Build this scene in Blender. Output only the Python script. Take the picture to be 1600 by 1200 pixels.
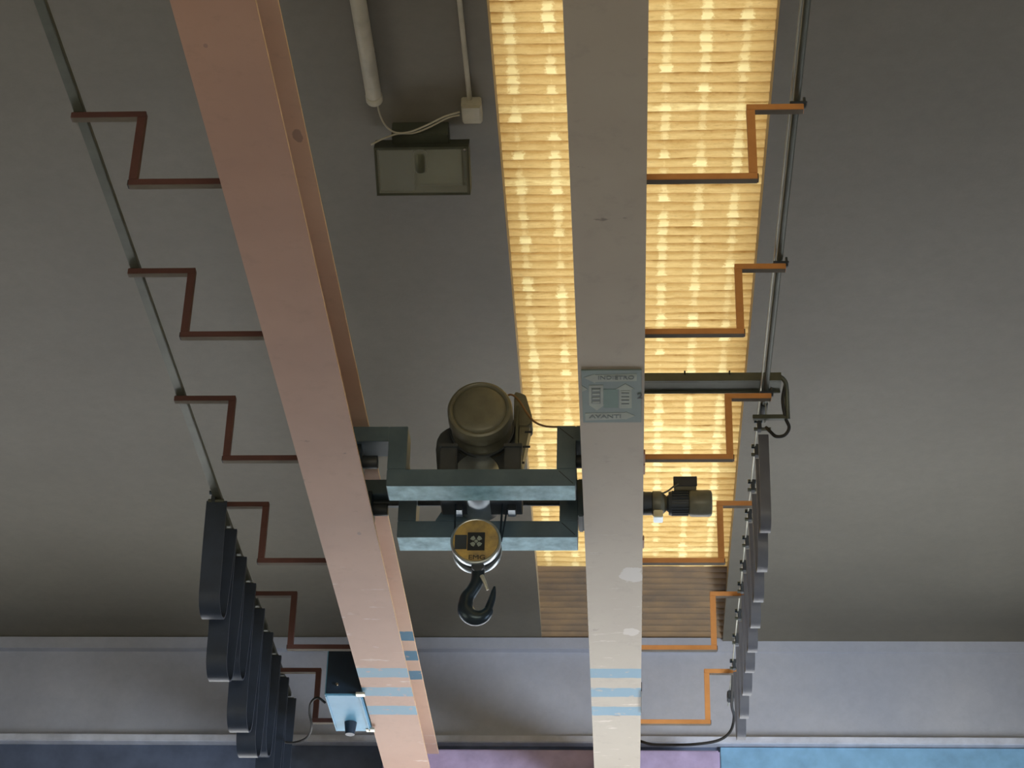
import bpy, bmesh, math, random
from mathutils import Vector, Matrix
random.seed(7)
C = bpy.context.scene.collection
for o in list(bpy.data.objects):
    bpy.data.objects.remove(o)

# ---------------------------------------------------------------- camera
EYE = Vector((0, 0, 1.6))
F = 3300.0
dY = Vector((985 - 800, 2580 - 600, F)).normalized()
yz = -(F * F + (950 - 800) * 185) / 1980.0
dZ = -Vector((150, yz, F)).normalized()
if dZ.y > 0: dZ = -dZ
dX = dY.cross(dZ)
cam = bpy.data.cameras.new('camera')
camo = bpy.data.objects.new('camera', cam); C.objects.link(camo)
cam.sensor_width = 36; cam.lens = F / 1600 * 36; cam.clip_start = .05
right = Vector((dX.x, dY.x, dZ.x)); down = Vector((dX.y, dY.y, dZ.y)); fwd = Vector((dX.z, dY.z, dZ.z))
m = Matrix((right, -down, -fwd)).transposed().to_4x4(); m.translation = EYE
camo.matrix_world = m
bpy.context.scene.camera = camo

def ray(px, py): return right * (px - 800) + down * (py - 600) + fwd * F
def at(px, py, y=None, z=None, x=None):
    """world point seen at a pixel of the photograph, on a plane of known height or distance"""
    d = ray(px, py)
    t = (y / d.y) if y is not None else ((z - EYE.z) / d.z if z is not None else x / d.x)
    return EYE + d * t

# ---------------------------------------------------------------- world, lights, exposure
sc = bpy.context.scene
sc.view_settings.view_transform = 'Standard'; sc.view_settings.look = 'None'
sc.view_settings.gamma = 1; sc.view_settings.use_curve_mapping = False
sc.view_settings.exposure = 0.0
w = bpy.data.worlds.new('overcast_sky'); sc.world = w; w.use_nodes = True
w.node_tree.nodes['Background'].inputs[0].default_value = (.95, .95, .95, 1)
w.node_tree.nodes['Background'].inputs[1].default_value = 5.6

def area(name, loc, tgt, sx, sy, power, col, spread=180):
    l = bpy.data.lights.new(name, 'AREA'); l.shape = 'RECTANGLE'; l.size = sx; l.size_y = sy
    l.energy = power; l.color = col; l.spread = math.radians(spread)
    o = bpy.data.objects.new(name, l); C.objects.link(o); o.location = loc
    o.rotation_euler = (Vector(tgt) - Vector(loc)).to_track_quat('-Z', 'Y').to_euler()
    return o
# added fill lamps at the closed side walls, no windows there
area('right_fill_light', (5.8, 9.5, 3.6), (0.3, 14.4, 6.1), 4.0, 2.4, 170, (.86, .92, 1.0), 66)
area('left_fill_light', (-6.8, 6.0, 3.0), (0, 6.5, 4.5), 6.0, 2.4, 80, (1.0, .88, .62))
# unseen fill lamp added behind the camera
area('near_fill_light', (0.6, -3.8, 2.6), (0, 6, 3.2), 7.0, 3.2, 360, (1.0, .88, .62))

# ---------------------------------------------------------------- materials
def new_mat(name):
    mt = bpy.data.materials.new(name); mt.use_nodes = True
    return mt, mt.node_tree, mt.node_tree.nodes['Principled BSDF']
def N(nt, typ, **kw):
    n = nt.nodes.new(typ)
    for k, v in kw.items():
        if k.startswith('i_'): n.inputs[int(k[2:])].default_value = v
        else: setattr(n, k, v)
    return n
def mathn(nt, op, a, b=None, c=None, clamp=False):
    n = nt.nodes.new('ShaderNodeMath'); n.operation = op; n.use_clamp = clamp
    for i, v in enumerate((a, b, c)):
        if v is None: continue
        if isinstance(v, (int, float)): n.inputs[i].default_value = v
        else: nt.links.new(v, n.inputs[i])
    return n.outputs[0]
def mixc(nt, fac, a, b, blend='MIX'):
    n = nt.nodes.new('ShaderNodeMix'); n.data_type = 'RGBA'; n.blend_type = blend
    for i, v in ((0, fac), (6, a), (7, b)):
        if isinstance(v, (int, float)): n.inputs[i].default_value = v
        elif isinstance(v, tuple): n.inputs[i].default_value = (*v[:3], 1)
        else: nt.links.new(v, n.inputs[i])
    return n.outputs[2]
def srgb(r, g, b):
    f = lambda c: (c / 255 / 12.92) if c / 255 <= .04045 else ((c / 255 + .055) / 1.055) ** 2.4
    return (f(r), f(g), f(b))
def noise(nt, co, scale, detail=4, rough=.6, stretch=None):
    if stretch:
        mp = N(nt, 'ShaderNodeMapping'); mp.inputs['Scale'].default_value = stretch
        nt.links.new(co, mp.inputs[0]); co = mp.outputs[0]
    n = N(nt, 'ShaderNodeTexNoise'); n.inputs['Scale'].default_value = scale
    n.inputs['Detail'].default_value = detail; n.inputs['Roughness'].default_value = rough
    nt.links.new(co, n.inputs['Vector']); return n.outputs['Fac']
def ramp(nt, fac, lo, hi):
    n = N(nt, 'ShaderNodeMapRange'); n.inputs[1].default_value = lo; n.inputs[2].default_value = hi
    nt.links.new(fac, n.inputs[0]); return n.outputs[0]

def plain(name, col, rough=.6, metal=0, col2=None, scale=6, bump=0.0, spec=.4):
    mt, nt, b = new_mat(name)
    b.inputs['Roughness'].default_value = rough; b.inputs['Metallic'].default_value = metal
    b.inputs['Specular IOR Level'].default_value = spec
    geo = N(nt, 'ShaderNodeNewGeometry')
    nz = noise(nt, geo.outputs['Position'], scale, 5)
    f = ramp(nt, nz, .32, .68)
    c2 = col2 or tuple(c * .72 for c in col)
    nt.links.new(mixc(nt, f, c2, col), b.inputs['Base Color'])
    if bump:
        bp = N(nt, 'ShaderNodeBump'); bp.inputs['Strength'].default_value = bump; bp.inputs['Distance'].default_value = .01
        nt.links.new(noise(nt, geo.outputs['Position'], scale * 12, 5), bp.inputs['Height'])
        nt.links.new(bp.outputs[0], b.inputs['Normal'])
    return mt

def concrete(name, c1, c2, bump=.15):
    mt, nt, b = new_mat(name); b.inputs['Roughness'].default_value = .55
    geo = N(nt, 'ShaderNodeNewGeometry'); P = geo.outputs['Position']
    a = mixc(nt, ramp(nt, noise(nt, P, .9, 4), .3, .7), c1, c2)
    a = mixc(nt, mathn(nt, 'MULTIPLY', ramp(nt, noise(nt, P, 14, 6, .7), .35, .75), .25), a, tuple(c * .6 for c in c1))
    nt.links.new(a, b.inputs['Base Color'])
    bp = N(nt, 'ShaderNodeBump'); bp.inputs['Strength'].default_value = bump; bp.inputs['Distance'].default_value = .006
    nt.links.new(noise(nt, P, 55, 5, .7), bp.inputs['Height']); nt.links.new(bp.outputs[0], b.inputs['Normal'])
    return mt

ROLL = .0765
STRIP_X0, STRIP_X1 = -.62, .715
def sheet_material():
    mt, nt, b = new_mat('translucent_corrugated_sheet')
    nt.nodes.remove(b)
    geo = N(nt, 'ShaderNodeNewGeometry'); P = geo.outputs['Position']
    sep = N(nt, 'ShaderNodeSeparateXYZ'); nt.links.new(P, sep.inputs[0])
    X, Y = sep.outputs[0], sep.outputs[1]
    wob = noise(nt, P, 7, 3, .6, (1, .4, 1))
    Yw = mathn(nt, 'ADD', Y, mathn(nt, 'MULTIPLY', mathn(nt, 'SUBTRACT', wob, .5), .020))
    v = mathn(nt, 'DIVIDE', Yw, ROLL); fr = mathn(nt, 'FRACT', v); cell = mathn(nt, 'FLOOR', v)
    # body colour: streaky yellowed resin with grime
    st = ramp(nt, noise(nt, P, 9, 6, .7, (1, 4.5, 1)), .3, .7)
    body = mixc(nt, st, srgb(196, 162, 98), srgb(224, 196, 134))
    fine = ramp(nt, noise(nt, P, 48, 5, .8, (.5, 1.4, 1)), .54, .70)
    body = mixc(nt, mathn(nt, 'MULTIPLY', fine, .38), body, srgb(120, 84, 40))
    big = ramp(nt, noise(nt, P, 2.2, 3), .35, .65)
    body = mixc(nt, mathn(nt, 'MULTIPLY', big, .35), body, srgb(232, 205, 140))
    # some rolls cleaner than others
    wn = N(nt, 'ShaderNodeTexWhiteNoise'); wn.noise_dimensions = '1D'; nt.links.new(cell, wn.inputs['W'])
    clean = mathn(nt, 'GREATER_THAN', wn.outputs[0], .88)
    body = mixc(nt, mathn(nt, 'MULTIPLY', clean, mathn(nt, 'MULTIPLY', st, .75)), body, srgb(255, 240, 175))
    # sun spots in columns, painted into the colour, wider at each roll's far side
    u = mathn(nt, 'DIVIDE', mathn(nt, 'SUBTRACT', X, STRIP_X0 + .005), .1865)
    uf = mathn(nt, 'SUBTRACT', mathn(nt, 'FRACT', u), .42); uc = mathn(nt, 'FLOOR', u)
    comb = N(nt, 'ShaderNodeCombineXYZ'); nt.links.new(uc, comb.inputs[0]); nt.links.new(cell, comb.inputs[1])
    wn2 = N(nt, 'ShaderNodeTexWhiteNoise'); nt.links.new(comb.outputs[0], wn2.inputs['Vector'])
    wn3 = N(nt, 'ShaderNodeTexWhiteNoise'); wn3.noise_dimensions = '1D'; nt.links.new(uc, wn3.inputs['W'])
    pres = mathn(nt, 'GREATER_THAN', mathn(nt, 'ADD', wn2.outputs[0], mathn(nt, 'MULTIPLY', wn3.outputs[0], .4)), .30)
    size = mathn(nt, 'MULTIPLY', pres, mathn(nt, 'MULTIPLY', mathn(nt, 'ADD', mathn(nt, 'MULTIPLY', wn2.outputs[0], .7), .45), mathn(nt, 'ADD', mathn(nt, 'MULTIPLY', fr, .05), .12)))
    dist = mathn(nt, 'ADD', mathn(nt, 'ABSOLUTE', uf), mathn(nt, 'MULTIPLY', mathn(nt, 'SUBTRACT', noise(nt, P, 34, 5, .75), .5), .42))
    spot = N(nt, 'ShaderNodeMapRange'); nt.links.new(mathn(nt, 'SUBTRACT', size, dist), spot.inputs[0])
    spot.inputs[1].default_value = -.03; spot.inputs[2].default_value = .04
    body = mixc(nt, mathn(nt, 'MULTIPLY', spot.outputs[0], mathn(nt, 'ADD', mathn(nt, 'MULTIPLY', wn2.outputs[0], .65), .2)), body, srgb(255, 243, 182))
    # groove shadow lines and grime, painted into the sheet colour
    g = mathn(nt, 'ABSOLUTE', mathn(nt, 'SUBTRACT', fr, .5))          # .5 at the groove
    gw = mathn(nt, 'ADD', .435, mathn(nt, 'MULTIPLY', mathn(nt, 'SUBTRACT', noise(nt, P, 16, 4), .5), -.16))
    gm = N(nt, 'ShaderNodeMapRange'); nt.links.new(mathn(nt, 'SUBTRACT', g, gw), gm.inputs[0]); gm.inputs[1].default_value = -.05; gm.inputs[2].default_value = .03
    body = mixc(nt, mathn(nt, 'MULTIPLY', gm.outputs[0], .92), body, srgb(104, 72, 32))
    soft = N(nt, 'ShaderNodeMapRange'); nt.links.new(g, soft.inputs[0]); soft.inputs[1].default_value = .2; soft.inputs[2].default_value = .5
    body = mixc(nt, mathn(nt, 'MULTIPLY', soft.outputs[0], .75), body, srgb(164, 126, 68))  # rounded shading of each roll, painted in as a darker tone
    t = N(nt, 'ShaderNodeBsdfTranslucent'); d = N(nt, 'ShaderNodeBsdfDiffuse')
    nt.links.new(body, t.inputs[0]); nt.links.new(body, d.inputs[0])
    mx = N(nt, 'ShaderNodeMixShader'); mx.inputs[0].default_value = .80
    nt.links.new(t.outputs[0], mx.inputs[1]); nt.links.new(d.outputs[0], mx.inputs[2])
    nt.links.new(mx.outputs[0], nt.nodes['Material Output'].inputs[0])
    return mt

def girder_paint(name, base, dark, stripe_y, stripe_col, marks):
    mt, nt, b = new_mat(name); b.inputs['Roughness'].default_value = .5
    geo = N(nt, 'ShaderNodeNewGeometry'); P = geo.outputs['Position']
    sep = N(nt, 'ShaderNodeSeparateXYZ'); nt.links.new(P, sep.inputs[0]); X, Y, Z = sep.outputs
    col = mixc(nt, ramp(nt, noise(nt, P, 1.3, 4), .3, .7), dark, base)
    col = mixc(nt, mathn(nt, 'MULTIPLY', ramp(nt, noise(nt, P, 9, 6, .7), .55, .75), .25), col, tuple(c * .5 for c in base))
    # rubbed pale scuffs, mostly at the far end
    far = ramp(nt, Y, 9.5, 12.2)
    sc_ = ramp(nt, noise(nt, P, 5, 6, .65, (.8, 3, 1)), .61, .66)
    col = mixc(nt, mathn(nt, 'MULTIPLY', mathn(nt, 'MULTIPLY', sc_, far), .4), col, (.75, .68, .62))
    # small oily smudges
    sm = ramp(nt, noise(nt, P, 7, 4, .6, (1.2, 2.4, 1)), .70, .76)
    col = mixc(nt, mathn(nt, 'MULTIPLY', sm, .55), col, (.05, .04, .045))
    for (mx_, my_, rx, ry, mc) in marks:
        a = mathn(nt, 'POWER', mathn(nt, 'DIVIDE', mathn(nt, 'SUBTRACT', X, mx_), rx), 2)
        c = mathn(nt, 'POWER', mathn(nt, 'DIVIDE', mathn(nt, 'SUBTRACT', Y, my_), ry), 2)
        r_ = mathn(nt, 'ADD', mathn(nt, 'ADD', a, c), mathn(nt, 'MULTIPLY', mathn(nt, 'SUBTRACT', noise(nt, P, 16, 4), .5), 2.2))
        k = N(nt, 'ShaderNodeMapRange'); nt.links.new(r_, k.inputs[0]); k.inputs[1].default_value = 1.1; k.inputs[2].default_value = .85
        col = mixc(nt, mathn(nt, 'MULTIPLY', k.outputs[0], .5), col, mc)
    # painted stripes
    for (y0, y1, zlo, zhi) in stripe_y:
        wy = mathn(nt, 'ADD', Y, mathn(nt, 'MULTIPLY', mathn(nt, 'SUBTRACT', noise(nt, P, 12, 2), .5), .02))
        k = mathn(nt, 'MULTIPLY', mathn(nt, 'GREATER_THAN', wy, y0), mathn(nt, 'LESS_THAN', wy, y1))
        k = mathn(nt, 'MULTIPLY', k, mathn(nt, 'MULTIPLY', mathn(nt, 'GREATER_THAN', Z, zlo), mathn(nt, 'LESS_THAN', Z, zhi)))
        k = mathn(nt, 'MULTIPLY', k, mathn(nt, 'SUBTRACT', 1.0, mathn(nt, 'MULTIPLY', ramp(nt, noise(nt, P, 20, 5), .6, .68), .6)))
        col = mixc(nt, k, col, stripe_col)
    nt.links.new(col, b.inputs['Base Color'])
    return mt

M = {}
TF_ = 6.95
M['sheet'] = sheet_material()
M['sheet_grey'] = plain('greyed_unlit_sheet', srgb(156, 130, 98), .45, 0, srgb(126, 110, 92), 5)  # same sheet past the lit end, its shade put into a greyer colour
M['ceiling'] = concrete('olive_grey_concrete', srgb(104, 100, 88), srgb(114, 110, 98))
M['ceiling_edge'] = plain('pale_slab_edge', srgb(176, 160, 130), .7)
M['wall'] = concrete('wall_concrete', srgb(158, 164, 178), srgb(174, 177, 186))
M['ledge'] = plain('pale_ledge', srgb(200, 206, 220), .7)
M['lower_wall'] = plain('mauve_plaster', srgb(92, 104, 128), .8)
M['lilac'] = plain('hazed_lilac_paint', srgb(172, 160, 198), .6)  # salmon end beam, bluish haze painted into its colour
M['blue_panel'] = plain('blue_painted_panel', srgb(130, 178, 214), .6)
M['roof'] = plain('roof_slab', (.25, .24, .22), .9)
M['floor'] = concrete('floor_concrete', (.30, .30, .31), (.38, .38, .38))
SB = srgb(92, 136, 160)
st_low = [(11.68, 11.82, 6.5, 6.8), (11.975, 12.115, 6.5, 6.8), (12.27, 12.415, 6.5, 6.8)]
st_top = [(11.88, 12.02, 6.8, 7.2), (12.175, 12.325, 6.8, 7.2), (12.49, 12.63, 6.8, 7.2)]
M['girderL'] = girder_paint('salmon_girder_paint', srgb(172, 134, 112), srgb(160, 122, 102), st_low + st_top, SB,
    [(-1.40, 9.9, .010, .016, (.16, .12, .12)), (-1.53, 5.95, .008, .012, (.16, .1, .1))])
M['girderTop'] = girder_paint('brightened_salmon_paint', srgb(220, 190, 168), srgb(206, 174, 152), st_top, SB, [(-1.345, at(468, 212, z=TF_).y, .022, .045, (.16, .11, .11))])  # girder paint copied lighter: light on the top flange put into the colour
M['girderR'] = girder_paint('greyish_salmon_girder_paint', srgb(168, 158, 142), srgb(160, 148, 133), st_low, SB,
    [(.035, 10.4, .065, .10, (.62, .62, .62)), (.03, 11.15, .05, .05, (.60, .57, .54))])
M['edgeL'] = plain('worn_cream_edge', srgb(235, 200, 160), .6)
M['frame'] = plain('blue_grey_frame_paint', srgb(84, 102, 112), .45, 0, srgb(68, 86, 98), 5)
M['frame_under'] = plain('streaky_lit_frame_underside', srgb(165, 212, 228), .5, 0, srgb(112, 156, 176), 11)  # frame paint lightened underneath: light from below painted into the colour
M['orange'] = plain('orange_bracket_paint', srgb(206, 146, 86), .6, 0, srgb(190, 130, 76), 8)
M['maroon'] = plain('dull_red_bracket_paint', srgb(94, 62, 58), .7, 0, srgb(82, 56, 54), 8)
M['drab'] = plain('drab_underside', srgb(104, 96, 84), .8)  # grey-brown tone for the bracket undersides, darker than the fronts
M['hoist'] = plain('dark_olive_hoist_paint', srgb(112, 112, 98), .38, .05, srgb(92, 92, 80), 9)
M['hoist_dark'] = plain('blackened_hoist_housing', srgb(60, 66, 72), .5, .05)
M['steel'] = plain('bright_steel', srgb(190, 200, 205), .28, .85)
M['dark_steel'] = plain('dark_steel', srgb(58, 72, 84), .30, .6)
M['black'] = plain('black_rubber', srgb(34, 34, 34), .55)
M['cable_grey'] = plain('grey_cable', srgb(96, 96, 84), .55)
M['cable_tan'] = plain('tan_cable', srgb(150, 118, 84), .55)
M['belt'] = plain('flat_festoon_cable', srgb(96, 98, 104), .45, 0, srgb(82, 84, 92), 6)
M['belt_dark'] = plain('dark_flat_cable', srgb(52, 62, 78), .5)
M['wire'] = plain('bright_wire', srgb(205, 205, 190), .35, .5)
M['pipe'] = plain('dull_galvanised_pipe', srgb(92, 96, 86), .45, .3)
M['white_pipe'] = plain('off_white_plastic', srgb(186, 180, 160), .5)
M['sign'] = plain('grey_green_sign', srgb(112, 130, 126), .5, 0, srgb(102, 118, 120), 6)
M['sign_mark'] = plain('pale_sign_print', srgb(150, 160, 150), .5)
M['sign_green'] = plain('green_sign_print', srgb(88, 122, 112), .5)
M['sign_dark'] = plain('dark_sign_print', srgb(92, 104, 104), .5)
M['ink'] = plain('black_ink', srgb(36, 40, 44), .5)
M['yellow'] = plain('dirty_yellow_paint', srgb(205, 172, 96), .45, 0, srgb(112, 100, 80), 9)
M['cab_blue'] = plain('light_blue_cabinet_paint', srgb(110, 168, 200), .45, 0, srgb(96, 150, 184), 4)
M['cab_dark'] = plain('shaded_cabinet_front', srgb(36, 52, 70), .4)  # cabinet paint darkened, shade of the front painted into the colour
M['flood'] = plain('floodlight_grey', srgb(76, 80, 68), .5)
M['flood_in'] = plain('floodlight_reflector', srgb(92, 96, 80), .35, .2)
M['chrome'] = plain('chrome_spot', srgb(220, 220, 215), .15, 1)
def glass_mat():
    mt, nt, b = new_mat('dusty_glass')
    b.inputs['Base Color'].default_value = (.75, .8, .72, 1); b.inputs['Roughness'].default_value = .12
    b.inputs['Alpha'].default_value = .14
    return mt
M['glass'] = glass_mat()

# ---------------------------------------------------------------- mesh helpers
def link(name, bm, mats, parent=None, smooth=False, loc=None):
    me = bpy.data.meshes.new(name); bmesh.ops.recalc_face_normals(bm, faces=bm.faces); bm.to_mesh(me); bm.free()
    for mm in (mats if isinstance(mats, (list, tuple)) else [mats]): me.materials.append(M[mm])
    if smooth:
        for p in me.polygons: p.use_smooth = True
        me.set_sharp_from_angle(angle=math.radians(38))
    o = bpy.data.objects.new(name, me); C.objects.link(o)
    if parent: o.parent = parent; o.matrix_parent_inverse = Matrix.Translation(-parent.location)
    return o
def box(bm, x0, x1, y0, y1, z0, z1, bev=0.0, mi=0, under=None):
    r = bmesh.ops.create_cube(bm, size=1)
    vs = r['verts']
    for v in vs:
        v.co = Vector(((x0 + x1) / 2 + v.co.x * (x1 - x0), (y0 + y1) / 2 + v.co.y * (y1 - y0), (z0 + z1) / 2 + v.co.z * (z1 - z0)))
    fs = {f for v in vs for f in v.link_faces}
    for f in fs:
        f.material_index = mi
        if under is not None and f.calc_center_median().z < z0 + 1e-5: f.material_index = under
    if bev:
        es = {e for v in vs for e in v.link_edges}
        bmesh.ops.bevel(bm, geom=list(es), offset=bev, segments=2, affect='EDGES')
    return bm
def cyl(bm, p0, p1, r0, r1=None, seg=32, mi=0, bev=0):
    p0, p1 = Vector(p0), Vector(p1); r1 = r0 if r1 is None else r1
    ax = (p1 - p0).normalized(); a = ax.orthogonal().normalized(); b = ax.cross(a)
    prof = [(0, r0), (1, r1)]
    L = (p1 - p0).length
    if bev: prof = [(0, r0 - bev), (bev * .3 / L, r0 - bev * .3), (bev / L, r0), (1 - bev / L, r1), (1 - bev * .3 / L, r1 - bev * .3), (1, r1 - bev)]
    rings = []
    for t, r in prof:
        rings.append([bm.verts.new(p0.lerp(p1, t) + (a * math.cos(2 * math.pi * k / seg) + b * math.sin(2 * math.pi * k / seg)) * r) for k in range(seg)])
    for q in range(len(rings) - 1):
        for k in range(seg):
            f = bm.faces.new((rings[q][k], rings[q][(k + 1) % seg], rings[q + 1][(k + 1) % seg], rings[q + 1][k])); f.material_index = mi
    for rg in (rings[0], rings[-1]):
        f = bm.faces.new(rg); f.material_index = mi
    return bm
def tube(bm, pts, rad, seg=10, closed=False):
    pts = [Vector(p) for p in pts]; n = len(pts)
    rads = rad if isinstance(rad, (list, tuple)) else [rad] * n
    T = [(pts[min(i + 1, n - 1)] - pts[max(i - 1, 0)]).normalized() for i in range(n)]
    a = T[0].orthogonal().normalized(); rings = []
    for i in range(n):
        a = (a - T[i] * a.dot(T[i])).normalized(); b = T[i].cross(a)
        rings.append([bm.verts.new(pts[i] + (a * math.cos(2 * math.pi * k / seg) + b * math.sin(2 * math.pi * k / seg)) * rads[i]) for k in range(seg)])
    for i in range(n - 1):
        for k in range(seg):
            bm.faces.new((rings[i][k], rings[i][(k + 1) % seg], rings[i + 1][(k + 1) % seg], rings[i + 1][k]))
    bm.faces.new(rings[0]); bm.faces.new(rings[-1])
    return bm
def spline(pts, n=8):
    """Catmull-Rom through the points"""
    P = [Vector(p) for p in pts]; P = [P[0] * 2 - P[1]] + P + [P[-1] * 2 - P[-2]]; out = []
    for i in range(1, len(P) - 2):
        for k in range(n):
            t = k / n; a, b, c, d = P[i - 1:i + 3]
            out.append(.5 * ((2 * b) + (c - a) * t + (2 * a - 5 * b + 4 * c - d) * t * t + (3 * b - a - 3 * c + d) * t ** 3))
    return out + [P[-2]]
def prism(bm, poly, axis, a0, a1, mi=0):
    """extrude a 2D polygon; axis 'y' -> poly (x,z); 'x' -> (y,z); 'z' -> (x,y)"""
    def mk(p, a): return {'y': (p[0], a, p[1]), 'x': (a, p[0], p[1]), 'z': (p[0], p[1], a)}[axis]
    A = [bm.verts.new(mk(p, a0)) for p in poly]; B = [bm.verts.new(mk(p, a1)) for p in poly]
    for f in (bm.faces.new(A), bm.faces.new(B)): f.material_index = mi
    for k in range(len(poly)):
        f = bm.faces.new((A[k], A[(k + 1) % len(poly)], B[(k + 1) % len(poly)], B[k])); f.material_index = mi
    return bm
NB = bmesh.new
def thing(name, loc, label, cat, group=None):
    o = bpy.data.objects.new(name, None); o.empty_display_size = .1; C.objects.link(o); o.location = loc
    o['label'] = label; o['category'] = cat
    if group: o['group'] = group
    return o
def tag(o, label, cat, group=None):
    o['label'] = label; o['category'] = cat
    if group: o['group'] = group
    return o
def struct(o): o['kind'] = 'structure'; return o
def copy_thing(src, loc):
    r = src.copy(); C.objects.link(r); r.location = loc
    for ch in list(src.children):
        c = ch.copy(); C.objects.link(c); c.parent = r
    return r

# ---------------------------------------------------------------- the hall
WY = 14.4                                     # far wall
CZ = 8.05                                     # underside of the roof slabs
SZ = 8.18                                     # translucent sheets
LIT_END = 13.47
wallz = lambda y: at(1060, y, y=WY).z
z_top, z_lip, z_led1, z_led0 = wallz(1006), wallz(1020), wallz(1158), wallz(1169)
def slab_profile(th):
    # flat, then arching down to the head of the far wall
    low = [(-4.6, CZ), (13.2, CZ)]
    for k in range(1, 9):
        t = k / 8; low.append((13.2 + (WY + .05 - 13.2) * math.sin(t * math.pi / 2), CZ - (CZ - z_top) * (1 - math.cos(t * math.pi / 2))))
    return low + [(WY + .05, CZ + th + .05), (-4.6, CZ + th + .05)]
for (x0, x1) in ((-7.2, STRIP_X0), (STRIP_X1, 6.2)):
    bm = NB(); prism(bm, slab_profile(.22), 'x', x0, x1)
    for f in bm.faces:
        c = f.calc_center_median()
        if abs(c.x - STRIP_X0) < 1e-4 or abs(c.x - STRIP_X1) < 1e-4: f.material_index = 1
    struct(link('ceiling', bm, ['ceiling', 'ceiling_edge'], smooth=False))
# corrugated translucent sheets of the skylight, each a piece of its own
sky = struct(link('window_1', box(NB(), STRIP_X0 - .10, STRIP_X0 - .0, -4.4, LIT_END, CZ + .28, CZ + .33), 'ceiling_edge'))
SHEET = ROLL * 17
def sheet_mesh(rolls, amp=.022):
    bm = NB(); rows = []
    K = 10
    nx = 22
    rg = random.Random(3); ph = [[rg.uniform(0, 6.3) for _ in range(3)] for _ in range(rolls + 2)]
    def wob(i, x): p = ph[i]; return math.sin(x * 5 + p[0]) * .5 + math.sin(x * 11 + p[1]) * .3 + math.sin(x * 23 + p[2]) * .2
    for i in range(rolls * K + 1):
        v = i / K; y = v * ROLL
        z = -amp * math.sqrt(max(0, 1 - (2 * (v % 1) - 1) ** 2)) if i % K else 0
        r = []
        for j in range(nx + 1):
            x = STRIP_X0 - .05 + (STRIP_X1 - STRIP_X0 + .1) * j / nx
            lo, hi = int(v), min(int(v) + 1, rolls); fr_ = v - int(v)
            dy = (wob(lo, x) * (1 - fr_) + wob(hi, x) * fr_) * .006 if 0 < i < rolls * K else 0
            r.append(bm.verts.new((x, y + dy, z * (1 + .22 * wob(lo, x * 1.7)))))
        rows.append(r)
    for i in range(len(rows) - 1):
        for j in range(nx): bm.faces.new((rows[i][j], rows[i][j + 1], rows[i + 1][j + 1], rows[i + 1][j]))
    return bm
y_first = LIT_END - SHEET * 13
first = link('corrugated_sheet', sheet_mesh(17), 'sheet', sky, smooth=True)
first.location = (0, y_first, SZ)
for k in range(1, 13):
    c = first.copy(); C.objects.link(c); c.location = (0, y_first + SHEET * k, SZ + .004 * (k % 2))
# unlit end of the strip: the same sheets run on below the roof slab, arching down to the wall
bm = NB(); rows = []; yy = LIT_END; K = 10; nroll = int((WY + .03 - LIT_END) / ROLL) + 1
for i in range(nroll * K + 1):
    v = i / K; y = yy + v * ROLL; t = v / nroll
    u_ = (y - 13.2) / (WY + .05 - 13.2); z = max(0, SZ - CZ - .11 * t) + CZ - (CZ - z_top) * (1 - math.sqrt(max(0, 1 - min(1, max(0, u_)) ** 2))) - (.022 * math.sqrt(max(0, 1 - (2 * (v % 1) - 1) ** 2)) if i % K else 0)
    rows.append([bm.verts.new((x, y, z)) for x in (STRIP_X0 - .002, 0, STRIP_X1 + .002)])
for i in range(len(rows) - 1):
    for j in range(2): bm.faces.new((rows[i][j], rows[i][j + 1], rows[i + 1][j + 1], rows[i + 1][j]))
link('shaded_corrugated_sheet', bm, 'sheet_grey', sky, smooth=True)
struct(link('ceiling', box(NB(), STRIP_X0 - .3, STRIP_X1 + .3, LIT_END, WY + .3, SZ + .02, SZ + .15), 'roof'))
# walls and floor
bm = NB(); box(bm, -7.2, 6.2, WY, WY + .3, z_led0, z_lip)
wf = struct(link('wall_far', bm, 'wall'))
link('beam_head', box(NB(), -7.2, .66, WY - .07, WY + .1, z_lip, z_top + .02, .004), 'wall', wf)
link('beam_head', box(NB(), .66, 6.2, WY - .01, WY + .1, z_lip, z_top + .10, .004), 'wall', wf)
link('beam_ledge', box(NB(), -7.2, 6.2, WY - .10, WY + .1, z_led0, z_led1, .006), 'ledge', wf)
struct(link('wall_far', box(NB(), -7.2, 6.2, WY - .02, WY + .3, 6.25, z_led0 - .001), 'lower_wall'))
struct(link('wall_far', box(NB(), -7.2, 6.2, WY - .02, WY + .3, 0, 4.2), 'lower_wall'))
for k in range(-5, 6):
    pass
struct(link('wall_far', box(NB(), STRIP_X0 - .3, STRIP_X1 + .3, WY + .04, WY + .3, z_lip, SZ + .14), 'wall'))
struct(link('wall_left', box(NB(), -7.4, -7.2, -4.6, WY + .3, 0, CZ + .3), 'wall'))
struct(link('wall_right', box(NB(), 6.2, 6.4, -4.6, WY + .3, 0, CZ + .3), 'wall'))
struct(link('wall_near', box(NB(), -7.2, 6.2, -4.8, -4.6, 0, CZ + .5), 'wall'))
struct(link('floor', box(NB(), -7.4, 6.4, -4.8, WY + .3, -.2, 0), 'floor'))
# window band in the far wall, below the frame
wb = struct(link('window_2', box(NB(), -7.2, 6.2, WY + .02, WY + .06, 6.20, 6.25), 'ledge'))
for k in range(12):
    x = -7.2 + 13.4 * k / 11
    link('mullion', box(NB(), x - .03, x + .03, WY - .02, WY + .10, 4.2, 6.25), 'ledge', wb)
link('glass_pane', box(NB(), -7.2, 6.2, WY + .1, WY + .11, 4.2, 6.22), 'glass', wb)
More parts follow.
